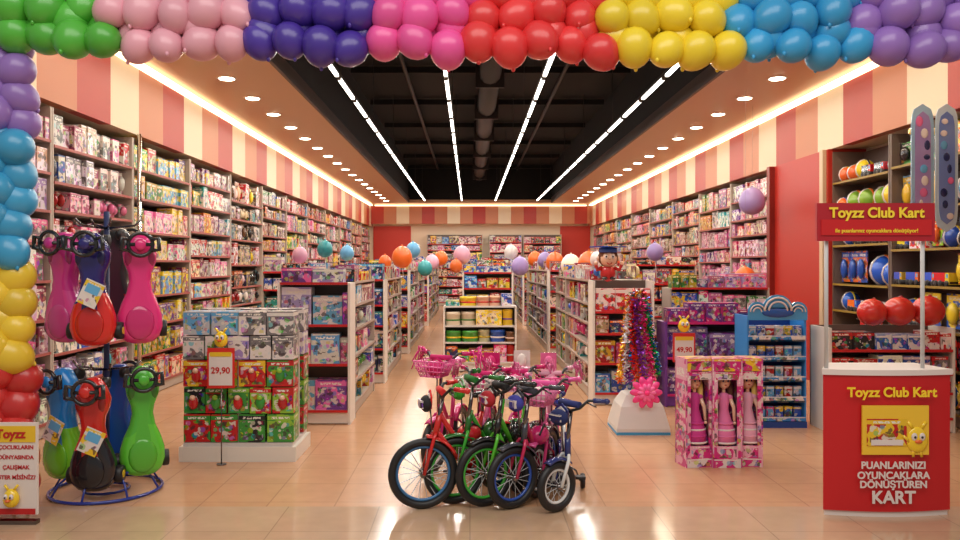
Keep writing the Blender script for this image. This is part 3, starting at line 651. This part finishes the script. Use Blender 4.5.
mb.box((xc,Y,(z0+z1)/2+.02),(xb-xa,.02,z1-z0-.02),'paint',W); mb.box((xc,Y-.012,z1-.06),(xb-xa-.02,.006,.1),'paint',YE); mb.box((xc,Y-.012,z0+.05),(xb-xa-.02,.006,.035),'paint',RD)
mb.sweep([(xc,Y+.012,z1-.1),(xc,Y+.25,.01)],.01,'chrome',GY,6); mb.box((xc,Y+.0,.012),(xb-xa,.05,.024),'chrome',GY)
mb.M=T(PX(14,Y),Y-.03,z0+.07); mascot(mb,.9); mb.obj('board',k_)
text('Toyzz',.075,(PX(12,Y),Y-.018,z1-.06),RD,k_,'t0',bold=.03)
for i,s_ in enumerate(('ÇOCUKLARIN','DÜNYASINDA','ÇALIŞMAK','İSTER MİSİNİZ?')): text(s_,.034,(PX(17,Y),Y-.012,PZ(447+i*10,Y)),C(190,30,40),k_,'t%d'%(i+1))
# ---------------------------------------------------------------- character figure on gondola
mb=MB(); Y=9.28; mb.M=T(PX(608,Y),Y,1.425)
mb.ell((0,0,.08),(.09,.07,.1),'gloss',C(200,40,40),12,8); mb.ell((0,0,.26),(.12,.1,.11),'matte',C(110,60,35),14,9); mb.ell((0,-.02,.25),(.105,.09,.098),'gloss',SK,14,9)
for sx in (-1,1):
    mb.ell((sx*.04,-.1,.27),(.022,.014,.028),'gloss',W,8,6); mb.ell((sx*.038,-.112,.27),.01,'gloss',BK,6,5); mb.ell((sx*.115,-.01,.25),(.02,.02,.03),'gloss',SK,8,5)
    mb.sweep([(sx*.07,0,.14),(sx*.13,-.02,.12),(sx*.15,-.06,.18)],[.025,.022,.018],'gloss',C(200,40,40),8); mb.ell((sx*.152,-.065,.195),.024,'gloss',SK,8,6); mb.ell((sx*.045,-.05,.022),(.035,.06,.022),'gloss',BK,8,6)
mb.ell((0,-.112,.245),(.014,.014,.012),'gloss',SK,6,5); mb.torus((0,-.1,.215),.03,.005,'y','gloss',RD,8,5,200,340)
mb.lathe([(.11,.32),(.11,.37),(.06,.38)],(0,0,0),'gloss',BL,14); mb.box((0,0,.385),(.3,.3,.015),'gloss',C(35,70,160),None,.6)
mb.sweep([(0,0,.395),(.14,-.08,.39),(.15,-.09,.3)],.006,'gloss',YE,5); mb.obj('graduate_mascot_toy')
# ---------------------------------------------------------------- boards hung at right + big balls
for px,c1,c2 in ((922,C(150,185,210),LV),(946,C(185,205,220),C(110,130,190))):
    Y=7.45; mb=MB(); X=PX(px,Y); z0,z1=PZ(232,Y),PZ(104,Y)
    L=z1-z0; prof=[]
    for k in range(25):
        t=-1+2*k/24; prof.append((t,.105*(1-abs(t)**9)**.5))
    for lay,(y0_,cc,sc) in enumerate(((0,c1,1),(-.006,c2,.7))):
        og=[(X+w_*sc,(z0+z1)/2+t*L/2*(sc if lay==0 else .88)) for t,w_ in prof]+[(X-w_*sc,(z0+z1)/2+t*L/2*(sc if lay==0 else .88)) for t,w_ in reversed(prof[1:-1])]
        mb.poly(og,Y-.012+y0_,Y+y0_,'gloss',cc)
    for j in range(9): mb.ell((X+U(-.04,.04),Y-.02,(z0+z1)/2-.45+j*.11),(U(.02,.04),.004,U(.02,.05)),'gloss',random.choice([PK,W,LB,W,NV]),8,5)
    for dz in (-.35,.35):
        mb.box((X,Y+.02,(z0+z1)/2+dz),(.12,.03,.04),'chrome',GY)
        for sx in (-1,1): mb.lathe([(.01,-.02),(.03,-.02),(.03,.02),(.01,.02)],(X+sx*.07,Y+.045,(z0+z1)/2+dz),'gloss',YE,12,ax='x')
    mb.sweep([(X,Y+.03,z1-.1),(X+.1,Y+.2,z1-.1),(XR,Y+.25,z1-.1)],.01,'chrome',GY,6)
    mb.obj('skateboard')
for px,r_ in ((872,.14),(899,.15),(928,.155)):
    mb=MB(); Y=7.82; X=PX(px,Y); zc=1.0+r_*.98
    mb.ell((X,Y,zc),(r_*1.0,r_*.9,r_*.95),'gloss',C(205,45,35),18,12); mb.ell((X+.02,Y,zc+r_*.95),(.02,.02,.012),'gloss',C(160,25,20),8,5)
    mb.obj('play_ball')
# ---------------------------------------------------------------- lights
def area(name,loc,sx,sy,p,col,rot=(0,0,0)):
    l=bpy.data.lights.new(name,'AREA'); l.shape='RECTANGLE'; l.size=sx; l.size_y=sy; l.energy=p; l.color=col
    o=bpy.data.objects.new(name,l); bpy.context.scene.collection.objects.link(o); o.location=loc; o.rotation_euler=rot
for x in (-1.71,-.31,.96,2.53): area('fluorescent_lamp',(x,18.3,ZS-.01),.08,24,250,(1,.95,.87))
for x in (-3.12,3.94): area('downlight_lamp',(x,18.3,ZS-.03),.12,24,190,(1,.88,.68))
area('mall_ceiling_lamp',(0,1.5,5.2),7,3,240,(1,.95,.88),(math.radians(22),0,0))
w=bpy.data.worlds.new('World'); bpy.context.scene.world=w; w.use_nodes=True
w.node_tree.nodes['Background'].inputs[0].default_value=(1,.95,.9,1); w.node_tree.nodes['Background'].inputs[1].default_value=.33
cd=bpy.data.cameras.new('camera'); cam=bpy.data.objects.new('camera',cd); bpy.context.scene.collection.objects.link(cam)
cam.location=(0,0,CAMZ); cam.rotation_euler=(math.radians(90),0,0); cd.sensor_width=36; cd.lens=30; cd.shift_x=10/960; cd.shift_y=-5/960
bpy.context.scene.camera=cam
bpy.context.scene.view_settings.view_transform='Standard'
